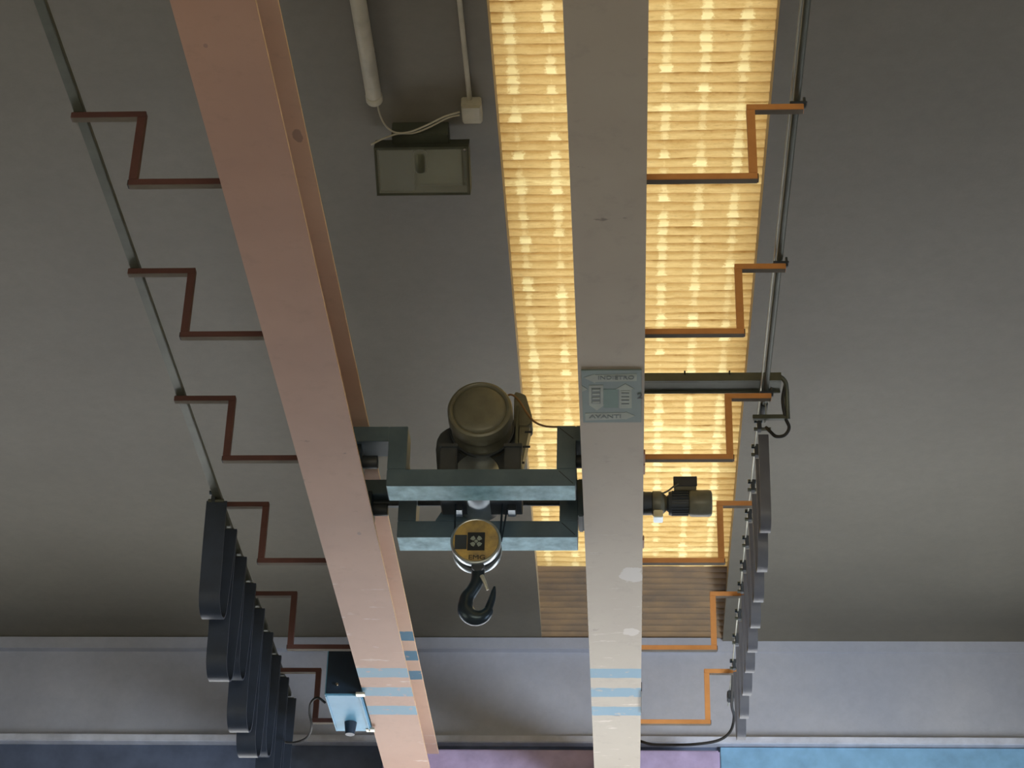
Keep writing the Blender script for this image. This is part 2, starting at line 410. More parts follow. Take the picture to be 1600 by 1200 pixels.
# blue painted panel low on the right
p0, p1 = at(1125, 1171, y=WY - .04), at(1158, 1215, y=WY - .04)
tag(link('wall_panel', box(NB(), p0.x, 3.2, WY - .055, WY - .025, p1.z - .3, z_led0 - .012, .004), 'blue_panel'),
    'blue panel low on the far wall below the pale ledge', 'panel')
# ---------------------------------------------------------------- crane girders
GZ = 6.62; TF = 6.95
def girder(x0, x1, paint, label):
    g = thing('crane_girder', ((x0 + x1) / 2, 6, GZ), label, 'girder', 'two parallel crane girders')
    y0, y1 = -3.6, 13.95
    def flange(z0, z1, n, paint=paint):
        bm = box(NB(), x0, x1, y0, y1, z0, z1)
        for f in bm.faces:
            if abs(f.normal.x) > .9 or abs(abs(f.calc_center_median().x - (x0 + x1) / 2) - (x1 - x0) / 2) < 1e-4: f.material_index = 1
        link(n, bm, [paint, 'edgeL'], g)
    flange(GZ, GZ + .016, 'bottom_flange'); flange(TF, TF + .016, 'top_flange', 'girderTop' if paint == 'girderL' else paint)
    c = (x0 + x1) / 2
    link('web', box(NB(), c - .006, c + .006, y0, y1, GZ + .016, TF), paint, g)
    return g
gl = girder(-1.616, -1.309, 'girderL', 'salmon painted steel girder slanting down the left, three blue stripes at its far end')
gr = girder(-.213, .092, 'girderR', 'greyish salmon steel girder running straight down beside the sign, blue stripes at its far end')
gl['group'] = gr['group'] = 'two parallel crane girders'
link('end_plate', box(NB(), .092, .098, 12.0, 12.35, GZ - .01, GZ + .05), 'hoist_dark', gr)
for y in (9.05, 9.16, 9.98): link('weld_tab', box(NB(), .092, .100, y, y + .10, GZ - .002, GZ + .03, .003), 'girderL', gr)
if True:
    bm = box(NB(), -1.70, at(1125, 1185, y=13.95).x, 13.95, 14.2, 6.45, at(1060, 1172, y=13.95).z, .01)
    tag(link('end_carriage', bm, 'lilac'), 'end beam joining the far ends of both girders, below the frame', 'beam')

# ---------------------------------------------------------------- stepped brackets
def bracket(side, k, paint, label, group):
    Y = 6.937 + 1.173 * k
    s = side; cx = -.062 if s > 0 else -1.463
    up0, up1 = (.509, .543) if s > 0 else (-2.035, -2.001)
    end = .745 if s > 0 else -2.32
    t = thing('stepped_bracket', (cx, Y, 6.75), label, 'bracket', group)
    a, b = sorted((cx + s * .008, up1 if s > 0 else up0))
    link('lower_arm', box(NB(), a, b, Y, Y + .036, 6.722, 6.752, .002, 0, 1), [paint, 'drab'], t)
    link('upright', box(NB(), up0, up1, Y, Y + .034, 6.752, 7.074), paint, t)
    a, b = sorted((up0 if s > 0 else up1, end))
    link('upper_arm', box(NB(), a, b, Y, Y + .036, 7.074, 7.104, .002, 0, 1), [paint, 'drab'], t)
    e = up0 if s < 0 else up1
    link('end_cap', box(NB(), e - .004, e + .004, Y + .004, Y + .032, 6.724, 6.750), 'ink', t)
    return t
places = ['first (nearest, topmost in the photo)', 'second from the top', 'third from the top, below the grey towing arm',
          'fourth from the top, beside the travel motor', 'fifth from the top, where the skylight goes dark', 'sixth and farthest, in front of the far wall', 'seventh, below the frame']
for k in range(6):
    bracket(1, k, 'orange', 'orange bracket on the right girder, ' + places[k], 'orange brackets on the right girder')
placesL = ['first (nearest, topmost in the photo)', 'second from the top', 'third from the top',
           'fourth from the top, where loops begin', 'fifth from the top, behind the loops', 'sixth and farthest, beside the blue cabinet']
for k in range(6):
    bracket(-1, k, 'maroon', 'dull red bracket on the left girder, ' + placesL[k], 'red brackets on the left girder')

# ---------------------------------------------------------------- festoon lines
def wire_line(x, z, y0, y1, r, mat, name, label, cat):
    return tag(link(name, tube(NB(), [(x, y0, z), (x, (y0 + y1) / 2, z), (x, y1, z)], r, 10), mat, smooth=True), label, cat)
RX, RZ = .700, 7.135
wire_line(RX - .006, RZ, -3.4, 13.5, .0045, 'wire', 'festoon_wire', 'thin bright wire stretched over the orange brackets', 'wire')
def conduit():
    t = thing('cable_conduit', (.722, 3, RZ), 'long grey conduit beside the wire at the right edge, ending at the towing bar', 'pipe')
    link('pipe', tube(NB(), [(.719, -3.4, RZ), (.719, 3, RZ), (.719, 9.50, RZ)], .014, 14), 'pipe', t, smooth=True)
    for k in range(-3, 3):
        Y = 6.937 + 1.173 * k
        bm = NB(); box(bm, .688, .760, Y + .002, Y + .03, RZ - .024, RZ - .016, .002); cyl(bm, (.75, Y + .016, RZ - .04), (.75, Y + .016, RZ + .01), .006, seg=10)
        link('clamp', bm, 'hoist_dark', t)
    cyl_b = cyl(NB(), (.719, 9.44, RZ), (.719, 9.56, RZ), .019, bev=.004)
    link('end_sleeve', cyl_b, 'hoist_dark', t, smooth=True)
conduit()
LX = -2.29
tag(link('festoon_rail', box(NB(), LX - .022, LX + .022, -3.4, 13.3, RZ - .028, RZ + .002, .003), 'pipe'),
    'blue grey rail carrying the cable loops at the left edge', 'rail')

NUMS = ['first', 'second', 'third', 'fourth', 'fifth', 'sixth', 'seventh', 'eighth', 'ninth', 'tenth']
def cable_trolley(loc, sgn):
    t = thing('cable_trolley', loc, '', 'trolley')
    x, y, z = loc
    bm = NB(); box(bm, x - .010, x + .012, y - .02, y + .02, z - .055, z + .012, .003); link('body', bm, 'hoist_dark', t)
    bm = NB(); cyl(bm, (x - .026, y, z + .006), (x + .018, y, z + .006), .013, seg=14, bev=.002); link('wheel', bm, 'dark_steel', t, smooth=True)
    bm = NB(); cyl(bm, (x - .028, y, z - .045), (x + .060, y, z - .045), .010, seg=14); link('cable_clamp', bm, 'pipe', t, smooth=True)
    return t
def festoon(x, ys, zt, bots, half, name_label, tl, group, mat='belt'):
    cab = thing('festoon_cable', (x, ys[0], zt), name_label, 'cable')
    src = None; out = []
    for i, y in enumerate(ys):
        loc = Vector((x - .02, y, RZ))
        if src is None: src = t = cable_trolley(tuple(loc), 1)
        else:
            t = src.copy(); C.objects.link(t); t.location = loc
            for ch in list(src.children):
                c = ch.copy(); C.objects.link(c); c.parent = t; c.matrix_parent_inverse = ch.matrix_parent_inverse.copy()
        t['label'] = tl(i, len(ys)); t['category'] = 'trolley'; t['group'] = group
    for i in range(len(ys) - 1):
        y0, y1 = ys[i], ys[i + 1]; zb = bots[i]; g = (y1 - y0)
        pts = []
        inset = .045; ym = (y0 + y1) / 2
        r = g * .33
        for k in range(7):                         # near strand: bellies out slightly
            t = k / 6; pts.append((y0 + .006 + (ym - r - y0 - .006) * (t ** 1.5), zt - (zt - zb - r) * t))
        for k in range(1, 12):
            a = math.pi * k / 12; pts.append((ym - r * math.cos(a), zb + r - r * math.sin(a)))
        for k in range(7):
            t = 1 - k / 6; pts.append((y1 - .006 - (y1 - .006 - ym - r) * (t ** 1.5), zt - (zt - zb - r) * t))
        bm = NB(); th = .005; n = len(pts); L = []
        for q in range(n):
            a = Vector(pts[max(q - 1, 0)]); b = Vector(pts[min(q + 1, n - 1)]); d = (b - a).normalized(); nn = Vector((-d.y, d.x)) * th
            p = Vector(pts[q]); L.append([bm.verts.new((x + dx, (p + nn * s).x, (p + nn * s).y)) for dx, s in ((-half, -1), (half, -1), (half, 1), (-half, 1))])
        for q in range(n - 1):
            for s in range(4): bm.faces.new((L[q][s], L[q][(s + 1) % 4], L[q + 1][(s + 1) % 4], L[q + 1][s]))
        bm.faces.new(L[0]); bm.faces.new(L[-1])
        link('cable_loop', bm, mat, cab, smooth=True)
    return cab
ysR = [at(1195, 668, z=7.1).y, 9.905, 10.303, 10.655, 10.985, 11.305, 11.60, 11.989, 12.357, 12.76]
festoon(.7215, ysR, 7.06, [6.569, 6.512, 6.51, 6.509, 6.505, 6.51, 6.512, 6.517, 6.53], .027,
        'flat grey cable hanging in a row of loops below the bright wire on the right',
        lambda i, n: 'small cable trolley on the right wire, ' + ('leading one under the towing bar' if i == 0 else 'farthest of the row' if i == n - 1 else '%s from the towing bar' % NUMS[i]),
        'cable trolleys on the right wire')
ysL = [10.42 + .36 * k for k in range(9)]
festoon(LX, ysL, 7.09, [6.46, 6.24, 6.40, 6.22, 6.20, 6.34, 6.16, 6.2], .058,
        'dark flat cable hanging in long loops below the rail at the left edge',
        lambda i, n: 'small cable trolley on the left rail, ' + ('nearest of the row' if i == 0 else 'farthest of the row' if i == n - 1 else '%s from the near end' % NUMS[i]),
        'cable trolleys on the left rail', 'belt_dark')
# last trolley with the cable that leads back to the girder
A = at(1143, 1086, z=7.1)
bm = tube(NB(), spline([(.70, 12.90, 7.11), (A.x, A.y, 7.03), at(1147, 1120, y=13.5), at(1141, 1143, y=13.6), at(1122, 1157, y=13.6), at(1085, 1163, y=13.6), at(1045, 1164, y=13.7), at(1018, 1163, y=13.75), at(1000, 1158, y=13.80)], 8), .010, 8)
tag(link('power_cable', bm, 'black', smooth=True), 'black cable sagging from the end of the right festoon to the girder', 'cable')
tag(link('wire_end_clamp', box(NB(), A.x - .03, A.x + .015, A.y - .04, A.y + .04, 7.06, 7.12, .006), 'hoist_dark'), 'dark clamp where the bright wire ends near the far wall', 'clamp')

# ---------------------------------------------------------------- hoist trolley
tr = thing('hoist_trolley', (-.76, 9.6, 6.64), 'blue grey trolley frame spanning the two girders below the hoist', 'trolley')
def frame(yf, yb, x0, x1, z0, part, wrap=.095):
    zb, zt = z0, z0 + wrap
    top1 = 6.892; top0 = 6.805
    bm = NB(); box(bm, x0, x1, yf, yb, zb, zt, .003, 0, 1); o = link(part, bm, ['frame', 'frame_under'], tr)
    for s, xa, xb in ((-1, x0, x0 + .095), (1, x1 - .095, x1)):
        link('upright', box(NB(), xa, xb, yf, yb, zt, top1, .003), 'frame', tr)
        if s < 0: link('side_arm', box(NB(), -1.43, xa, yf, yb, top0, top1, .003, 0, 1), ['frame', 'frame'], tr)
        else: link('side_arm', box(NB(), xb, -.10, yf, yb, top0, top1, .003, 0, 1), ['frame', 'frame'], tr)
    # mitre weld seams at the right-hand corners
    for (xa, za, xb, zb_) in ((x1 - .095, zt, x1, zb), (x1 - .095, top1, x1, top0)):
        d = Vector((xb - xa, 0, zb_ - za)).normalized() * .001; nrm = Vector((-d.z, 0, d.x)) * 1.6
        bm = NB()
        a, b = Vector((xa + .012, yf - .001, za - .012 * (1 if za > zb_ else -1))), Vector((xb - .012, yf - .001, zb_ + .012 * (1 if za > zb_ else -1)))
        vs = [bm.verts.new(p) for p in (a + nrm, b + nrm, b - nrm, a - nrm)]; vs2 = [bm.verts.new(v.co + Vector((0, .003, 0))) for v in vs]
        bm.faces.new(vs)
        for q in range(4): bm.faces.new((vs[q], vs[(q + 1) % 4], vs2[(q + 1) % 4], vs2[q]))
        link('weld_seam', bm, 'ink', tr)
frame(9.24, 9.40, -1.189, -.245, 6.55, 'front_beam')
frame(9.805, 9.965, -1.189, -.247, 6.55, 'rear_beam')
for y in (9.40,):
    for x in (-1.15, -.28):
        link('side_rail', box(NB(), x - .03, x + .03, y, 9.805, 6.82, 6.88, .004), 'frame', tr)
for (x, s) in ((-1.35, -1), (-.172, 1)):
    for y in (9.34, 9.86):
        bm = NB(); cyl(bm, (x - .022, y, 6.74), (x + .022, y, 6.74), .1, seg=36, bev=.006); link('wheel', bm, 'dark_steel', tr, smooth=True)
        a, b = sorted((x - s * .02, x - s * .10)); bm = NB(); cyl(bm, (a, y, 6.74), (b, y, 6.74), .034, seg=20, bev=.004); link('hub', bm, 'hoist_dark', tr, smooth=True)
bm = NB(); cyl(bm, (-1.33, 9.88, 6.79), (-.20, 9.88, 6.79), .017, seg=18); link('drive_shaft', bm, 'hoist_dark', tr, smooth=True)
# end bracket of the drive behind the right corner of the frame
link('drive_bracket', box(NB(), -.245, -.215, 9.78, 9.97, 6.66, 6.82, .006), 'frame', tr)
# gusset of the rear beam
bm = NB(); prism(bm, [(-.99, 6.645), (-.80, 6.645), (-.80, 6.80), (-.90, 6.80)], 'y', 9.80, 9.815); link('gusset', bm, 'frame', tr)
# post and towing arm for the festoon
ta = thing('towing_arm', (-.06, 9.34, 6.97), 'grey channel arm reaching right from the girder to the looped cable', 'arm')
link('foot', box(NB(), -.14, .02, 9.29, 9.39, 6.966, 7.18, .004), 'pipe', ta)
bm = NB(); box(bm, -.18, .80, 9.285, 9.30, 7.18, 7.228, .001); box(bm, -.18, .80, 9.30, 9.392, 7.18, 7.186, .001); box(bm, -.18, .80, 9.388, 9.396, 7.168, 7.20, .001)
link('towing_arm', bm, 'pipe', ta)
for px in (1070, 1140):
    q = at(px, 590, z=7.2); bm = NB(); cyl(bm, (q.x, 9.28, 7.216), (q.x, 9.28, 7.235), .004, seg=8); link('bolt', bm, 'ink', ta)
bm = NB(); ptsl = [at(1200, 588, y=9.32), at(1216, 588, y=9.32), at(1226, 595, y=9.33), at(1229, 608, y=9.36), at(1230, 635, y=9.40), at(1231, 655, y=9.42)]
tube(bm, spline(ptsl, 6), .012, 12); link('drop_pipe', bm, 'pipe', tr, smooth=True)
a, b = at(1176, 652, y=9.42), at(1229, 651, y=9.42)
bm = NB(); box(bm, a.x, b.x, 9.41, 9.435, a.z - .012, a.z + .012, .002); link('tow_bar', bm, 'pipe', ta)
bm = tube(NB(), spline([at(1227, 600, y=9.35), at(1223, 625, y=9.38), at(1227, 652, y=9.42), at(1233, 668, y=9.45), at(1226, 680, y=9.46), at(1213, 682, y=9.46), at(1204, 675, y=9.47), at(1197, 668, y=9.50)], 6), .009, 10)
tag(link('lead_cable', bm, 'black', smooth=True), 'dark cable looping from the towing arm end to the first festoon trolley', 'cable')
bm = tube(NB(), [at(1196, 630, y=9.42), at(1197, 645, y=9.47), at(1195, 660, y=9.52)], .004, 8)
tag(link('tow_link', bm, 'wire', smooth=True), 'short bright link hanging at the end of the grey conduit', 'link')

# ---------------------------------------------------------------- electric hoist
h = thing('electric_hoist', (-.735, 9.5, 6.9), 'dark round-capped electric hoist sitting on the trolley frame', 'hoist')
bm = NB(); cyl(bm, (-.735, 9.30, 6.995), (-.735, 9.78, 6.995), .158, seg=64, bev=.012); link('motor_body', bm, 'hoist', h, smooth=True)
# end cap: lathe
def lathe_y(cx, cz, prof, seg=64):
    bm = NB(); rings = []
    for (y, r) in prof:
        rings.append([bm.verts.new((cx + r * math.cos(2 * math.pi * k / seg), y, cz + r * math.sin(2 * math.pi * k / seg))) for k in range(seg)] if r > 0 else [bm.verts.new((cx, y, cz))])
    for a, b in zip(rings, rings[1:]):
        for k in range(seg):
            if len(b) == 1: bm.faces.new((a[k], a[(k + 1) % seg], b[0]))
            elif len(a) == 1: bm.faces.new((a[0], b[k], b[(k + 1) % seg]))
            else: bm.faces.new((a[k], a[(k + 1) % seg], b[(k + 1) % seg], b[k]))
    return bm
link('end_cap', lathe_y(-.735, 6.995, [(9.34, .150), (9.335, .166), (9.26, .166), (9.248, .161), (9.243, .150), (9.248, .140), (9.254, .136), (9.246, .130), (9.240, .120), (9.236, .08), (9.235, 0)]), 'hoist', h, smooth=True)
link('flange_ring', lathe_y(-.735, 6.995, [(9.44, .158), (9.44, .168), (9.46, .168), (9.46, .158)]), 'hoist_dark', h, smooth=True)
# gearbox/drum housing behind, with a rounded left shoulder
poly = [(-.95, 6.645)]
poly += [(-.975, 6.90), (-.972, 6.96), (-.955, 7.0), (-.92, 7.03), (-.87, 7.045), (-.60, 7.045), (-.54, 7.02), (-.53, 6.96), (-.53, 6.645)]
bm = NB(); prism(bm, poly, 'y', 9.50, 9.74); bmesh.ops.bevel(bm, geom=[e for e in bm.edges], offset=.006, segments=1, affect='EDGES'); link('drum_housing', bm, 'hoist_dark', h, smooth=True)
bm = NB(); cyl(bm, (-.755, 9.46, 6.742), (-.755, 9.79, 6.742), .115, seg=48, bev=.004); link('rope_drum', bm, 'steel', h, smooth=True)
for x in (-.93, -.605):
    bm = NB(); box(bm, x, x + .085, 9.28, 9.36, 6.66, 6.80, .006); box(bm, x - .004, x + .089, 9.27, 9.37, 6.79, 6.81, .002); link('mounting_foot', bm, 'hoist_dark', h)
    p = at(717 if x < -.7 else 800, 797, y=9.66)
    bm = NB(); box(bm, p.x - .022, p.x + .022, 9.62, 9.70, p.z - .02, p.z + .06, .004, 0, 1); link('drum_bracket', bm, ['hoist_dark', 'steel'], h)
bm = NB(); a, b = at(804, 616, y=9.5), at(831, 671, y=9.5)
prism(bm, [(a.x, b.z + .004), (b.x - .02, b.z + .001), (b.x, b.z + .02), (b.x + .002, b.z + .06), (b.x - .035, a.z - .02), (a.x + .01, a.z), (a.x, a.z - .01)], 'y', 9.47, 9.60)
bmesh.ops.bevel(bm, geom=list(bm.edges), offset=.005, segments=2, affect='EDGES'); link('electric_box', bm, 'hoist', h, smooth=True)
a, b = at(806, 635, y=9.44), at(809, 733, y=9.44)
link('edge_plate', box(NB(), a.x + .002, b.x - .002, 9.43, 9.56, b.z, a.z, .001), 'pipe', h)
a, b = at(812, 672, y=9.5), at(827, 730, y=9.5)
bm = NB(); prism(bm, [(a.x, b.z), (a.x + .018, b.z), (b.x, a.z), (a.x, a.z)], 'y', 9.47, 9.58); link('side_bracket', bm, 'hoist', h)
for px, py in ((826, 675), (823, 698), (814, 723)):
    p = at(px, py, y=9.47); bm = NB(); cyl(bm, (p.x - .02, 9.47, p.z), (p.x + .018, 9.47, p.z), .006, seg=10); link('bolt', bm, 'ink', h, smooth=True)
bm = tube(NB(), spline([at(790, 619, y=9.45), at(800, 617, y=9.43), at(811, 626, y=9.42), at(822, 643, y=9.42), at(834, 658, y=9.42), at(848, 665, y=9.40), at(862, 667, y=9.36), at(875, 667, y=9.33)], 6), .0055, 10)
tag(link('hoist_cable', bm, 'cable_tan', smooth=True), 'thin tan cable curving from the hoist to the trolley frame', 'cable')

# ---------------------------------------------------------------- ropes and hook block
BX, BZ = -.756, 6.408
for i, (tx, bx) in enumerate(((-.875, -.868), (-.628, -.636))):
    bm = tube(NB(), [(tx, 9.62, 6.74), ((tx + bx) / 2, 9.62, 6.6), (bx, 9.62, 6.42)], .0055, 8)
    tag(link('hoist_rope', bm, 'dark_steel', smooth=True), 'steel rope from the drum to the %s side of the yellow hook block' % ('left', 'right')[i], 'rope', 'ropes holding the hook block')
bm = tube(NB(), [(-.585, 9.64, 6.74), (-.61, 9.64, 6.6), (-.632, 9.64, 6.44)], .0045, 8)
tag(link('hoist_rope', bm, 'dark_steel', smooth=True), 'thin slanting rope just right of the other right-hand rope', 'rope', 'ropes holding the hook block')
hb = thing('hook_block', (BX, 9.62, BZ), 'yellow-faced round pulley block with a dark steel crane hook', 'hook')
link('side_plate', lathe_y(BX, BZ, [(9.60, .10), (9.598, .128), (9.57, .130), (9.562, .128), (9.560, .120), (9.562, .117), (9.562, 0)]), 'steel', hb, smooth=True)
link('painted_face', lathe_y(BX, BZ, [(9.564, .116), (9.556, .114), (9.554, .10), (9.554, 0)]), 'yellow', hb, smooth=True)
link('sheave', lathe_y(BX, BZ, [(9.60, 0), (9.60, .116), (9.615, .113), (9.63, .098), (9.645, .113), (9.66, .116), (9.66, 0)]), 'hoist_dark', hb, smooth=True)
link('side_plate', lathe_y(BX, BZ, [(9.655, 0), (9.655, .126), (9.66, .128), (9.685, .128), (9.69, .12), (9.69, 0)]), 'steel', hb, smooth=True)
def plate(parent, name, x0, x1, z0, z1, y, mat, th=.002): return link(name, box(NB(), x0, x1, y - th, y, z0, z1), mat, parent)
def bp(px, py): return at(px, py, y=9.553)
a, b = bp(711, 836), bp(729, 858); plate(hb, 'dark_label', a.x, b.x, b.z, a.z, 9.5535, 'hoist_dark')
a, b = bp(731, 832), bp(757, 860); plate(hb, 'emblem_plate', a.x, b.x, b.z, a.z, 9.5535, 'ink')
cx, cz = (a.x + b.x) / 2, (a.z + b.z) / 2
bm = NB()
for q in range(4):
    an = math.pi / 4 + q * math.pi / 2
    d = Vector((math.cos(an), math.sin(an)))
    n2 = Vector((-d.y, d.x))
    pl = [d * .012 + n2 * .008, d * .030 + n2 * .013, d * .034, d * .030 - n2 * .013, d * .012 - n2 * .008]
    prism(bm, [(cx + p.x, cz + p.y) for p in pl], 'y', 9.5495, 9.552)
cyl(bm, (cx, 9.5495, cz), (cx, 9.552, cz), .009, seg=16)
link('emblem', bm, 'sign_mark', hb)
def text_obj(s, parent, name, mat, pos, xdir, updir, size, thick=.0006, width=None, bold=.0):
    cu = bpy.data.curves.new(name, 'FONT'); cu.body = s; cu.size = size; cu.extrude = thick; cu.offset = bold
    cu.align_x = 'CENTER'; cu.align_y = 'CENTER'
    to = bpy.data.objects.new('tmp', cu); C.objects.link(to)
    dg = bpy.context.evaluated_depsgraph_get(); dg.update()
    me = bpy.data.meshes.new_from_object(to.evaluated_get(dg)); bpy.data.objects.remove(to)
    X = Vector(xdir).normalized(); U = Vector(updir).normalized(); Nn = X.cross(U)
    sx = 1
    if width:
        xs = [v.co.x for v in me.vertices]; sx = width / (max(xs) - min(xs))
    for v in me.vertices: v.co = Vector(pos) + X * v.co.x * sx + U * v.co.y + Nn * v.co.z
    me.materials.clear(); me.materials.append(M[mat])
    o = bpy.data.objects.new(name, me); C.objects.link(o); o.parent = parent; o.matrix_parent_inverse = Matrix.Translation(-parent.location)
    return o
p = bp(745, 871); text_obj('EMG', hb, 'lettering', 'ink', (p.x, 9.553, p.z), (1, 0, 0), (0, 0, 1), .036, width=.082)
# hook: forged C with swelling section
c = Vector((-.742, 9.625, 6.070)); pts = [(-.744, 9.625, 6.30), (-.744, 9.625, 6.235), (-.752, 9.625, 6.195), (-.772, 9.625, 6.155), (-.794, 9.625, 6.120)]
rr = [.034, .034, .032, .032, .036]
for k in range(0, 12):
    an = math.radians(165 + k * 17.5); pts.append((c.x + .060 * math.cos(an), 9.625, c.z + .062 * math.sin(an))); rr.append(.039 + .006 * math.sin(math.pi * k / 11) - .018 * (k / 11) ** 2)
pts += [(-.668, 9.625, 6.115), (-.662, 9.625, 6.150), (-.658, 9.625, 6.180)]; rr += [.018, .014, .006]
sp = spline(pts, 5); rs = []
for i in range(len(pts) - 1):
    for k in range(5): rs.append(rr[i] + (rr[i + 1] - rr[i]) * k / 5)
rs.append(rr[-1])
link('hook', tube(NB(), sp, rs, 20), 'dark_steel', hb, smooth=True)
bm = tube(NB(), [(-.722, 9.59, 6.225), (-.706, 9.59, 6.19), (-.690, 9.60, 6.150)], [.011, .009, .007], 8); link('latch', bm, 'wire', hb, smooth=True)
bm = NB(); cyl(bm, (-.744, 9.58, 6.28), (-.744, 9.67, 6.28), .032, seg=20, bev=.004); link('swivel', bm, 'hoist_dark', hb, smooth=True)

# ---------------------------------------------------------------- travel motor
tm = thing('travel_motor', (.28, 9.88, 6.78), 'dark geared travel motor sticking out right of the right girder over the skylight', 'motor')
MY, MZ = 9.88, 6.785
def mx(px): return at(px, 785, y=9.84).x
bm = NB(); cyl(bm, (-.05, MY, MZ), (mx(1019), MY, MZ), .062, seg=32, bev=.004); link('gearbox', bm, 'hoist_dark', tm, smooth=True)
bm = NB(); cyl(bm, (mx(1019), MY, MZ), (mx(1034), MY, MZ), .066, seg=32, bev=.006); cyl(bm, (mx(1034), MY, MZ), (mx(1042), MY, MZ), .062, .038, seg=32); link('gear_flange', bm, 'hoist', tm, smooth=True)
bm = NB(); cyl(bm, (mx(1041), MY, MZ), (mx(1046), MY, MZ), .036, .05, seg=32); cyl(bm, (mx(1045), MY, MZ), (mx(1050), MY, MZ), .062, .066, seg=32); link('motor_flange', bm, 'hoist_dark', tm, smooth=True)
bm = NB(); cyl(bm, (mx(1049), MY, MZ), (mx(1077), MY, MZ), .058, seg=32)
for q in range(22):
    an = 2 * math.pi * q / 22; r0, r1 = .056, .067
    ca, sa = math.cos(an), math.sin(an); ta = Vector((0, -sa, ca)) * .0022
    P0 = Vector((0, MY + r0 * ca, MZ + r0 * sa)); P1 = Vector((0, MY + r1 * ca, MZ + r1 * sa))
    vs = [bm.verts.new(Vector((x, 0, 0)) + p) for x in (mx(1050), mx(1076)) for p in (P0 - ta, P1 - ta, P1 + ta, P0 + ta)]
    for a_, b_ in ((0, 1), (1, 2), (2, 3)): bm.faces.new((vs[a_], vs[b_], vs[b_ + 4], vs[a_ + 4]))
    bm.faces.new(vs[:4]); bm.faces.new(vs[4:])
link('finned_housing', bm, 'hoist_dark', tm)
bm = NB(); cyl(bm, (mx(1076), MY, MZ), (mx(1113), MY, MZ), .071, seg=40, bev=.016); link('fan_cowl', bm, 'hoist', tm, smooth=True)
a, b = at(1053, 750, y=9.86), at(1088, 768, y=9.86)
bm = NB(); box(bm, a.x, b.x, 9.83, 9.91, MZ + .055, a.z, .004); link('terminal_box', bm, 'hoist', tm)
bm = NB(); box(bm, a.x - .004, b.x + .004, 9.824, 9.832, MZ + .075, a.z + .003, .002); link('box_lid', bm, 'hoist_dark', tm)
a, b = at(1021, 803, y=9.86), at(1036, 812, y=9.86)
bm = NB(); box(bm, a.x, b.x, 9.83, 9.90, b.z, a.z + .01, .004); link('foot_lug', bm, 'steel', tm)
bm = tube(NB(), spline([at(1060, 756, y=9.82), at(1053, 760, y=9.82), at(1042, 768, y=9.82), at(1030, 772, y=9.83), at(1018, 772, y=9.84), at(1004, 769, y=9.85), (.04, 9.86, 6.85)], 6), .005, 8); link('motor_cable', bm, 'cable_grey', tm, smooth=True)

# ---------------------------------------------------------------- direction sign on the right girder
sg = thing('direction_sign', (-.06, 8.48, 6.614), 'grey green sign with arrows reading INDIETRO and AVANTI on the right girder', 'sign')
SZg = 6.6155
def sp_(px, py): return at(px, py, z=SZg - .003)
a, b = sp_(908, 579), sp_(1002, 660)
link('sign_plate', box(NB(), a.x, b.x, a.y, b.y, SZg - .003, SZg + .003, .001), 'sign', sg)
def sflat(name, poly, mat, lvl=1):
    pp = [sp_(*p) for p in poly]; bm = NB(); prism(bm, [(p.x, p.y) for p in pp], 'z', SZg - .003 - .0010 * lvl, SZg - .003); return link(name, bm, mat, sg)
def s(zx, zy): return (890 + zx / 10, 560 + zy / 10)
sflat('upper_arrow', [s(220, 300), s(400, 240), s(400, 255), s(1050, 240), s(1050, 350), s(400, 365), s(400, 385)], 'sign_mark')
sflat('lower_arrow', [s(245, 855), s(870, 845), s(870, 830), s(1020, 895), s(870, 955), s(870, 945), s(245, 970)], 'sign_mark')
sflat('green_field', [s(530, 480), s(760, 480), s(760, 770), s(530, 770)], 'sign_green')
sflat('down_arrow', [s(302, 420), s(525, 415), s(525, 715), s(560, 715), s(425, 810), s(290, 715), s(302, 715)], 'sign_mark')
sflat('arrow_inset', [s(340, 460), s(485, 460), s(485, 700), s(340, 700)], 'sign_dark', 2)
sflat('up_arrow', [s(720, 480), s(870, 395), s(1010, 475), s(970, 475), s(970, 775), s(775, 780), s(775, 480)], 'sign_mark')
sflat('arrow_inset', [s(800, 500), s(940, 500), s(940, 750), s(800, 750)], 'sign_mark', 2)
for k in range(4):
    y = 480 + k * 62; sflat('print_line', [s(355, y), s(470, y - 4), s(470, y + 22), s(355, y + 26)], 'sign_mark', 3)
    y = 530 + k * 55; sflat('print_line', [s(810, y), s(930, y), s(930, y + 18), s(810, y + 18)], 'sign_dark', 3)
sflat('corner_mark', [s(190, 420), s(280, 480), s(190, 520)], 'sign_mark')
def stext(t, zx, zy, size, width, mat, name='lettering'):
    p = sp_(*s(zx, zy)); text_obj(t, sg, name, mat, (p.x, p.y, SZg - .0050), (1, 0, 0), (0, -1, 0), size, width=width, bold=.0008)
stext('INDIETRO', 725, 300, .044, .165, 'sign_dark')
stext('AVANTI', 560, 905, .044, .150, 'sign_dark')
stext('2', 1097, 588, .065, .024, 'ink', 'numeral')

# ---------------------------------------------------------------- electric cabinet beside the left girder
cb = thing('control_cabinet', (-1.74, 12.35, 6.6), 'light blue electrical cabinet hung on the outer side of the left girder', 'cabinet')
cx0, cx1 = -1.852, -1.625
bm = NB(); box(bm, cx0, cx1, 12.055, 12.65, 6.60, 6.94, .006, 0); link('body', bm, 'cab_blue', cb)
link('front_panel', box(NB(), cx0 + .008, cx1 - .004, 12.045, 12.056, 6.61, 6.93, .003), 'cab_dark', cb)
bm = NB(); box(bm, cx0 + .004, cx0 + .012, 12.07, 12.63, 6.594, 6.60); box(bm, cx1 - .012, cx1 - .004, 12.07, 12.63, 6.594, 6.60); link('bottom_rim', bm, 'cab_blue', cb)
bm = NB(); cyl(bm, (-1.775, 12.046, 6.665), (-1.775, 12.032, 6.665), .010, seg=14, bev=.002); link('indicator', bm, 'chrome', cb, smooth=True)
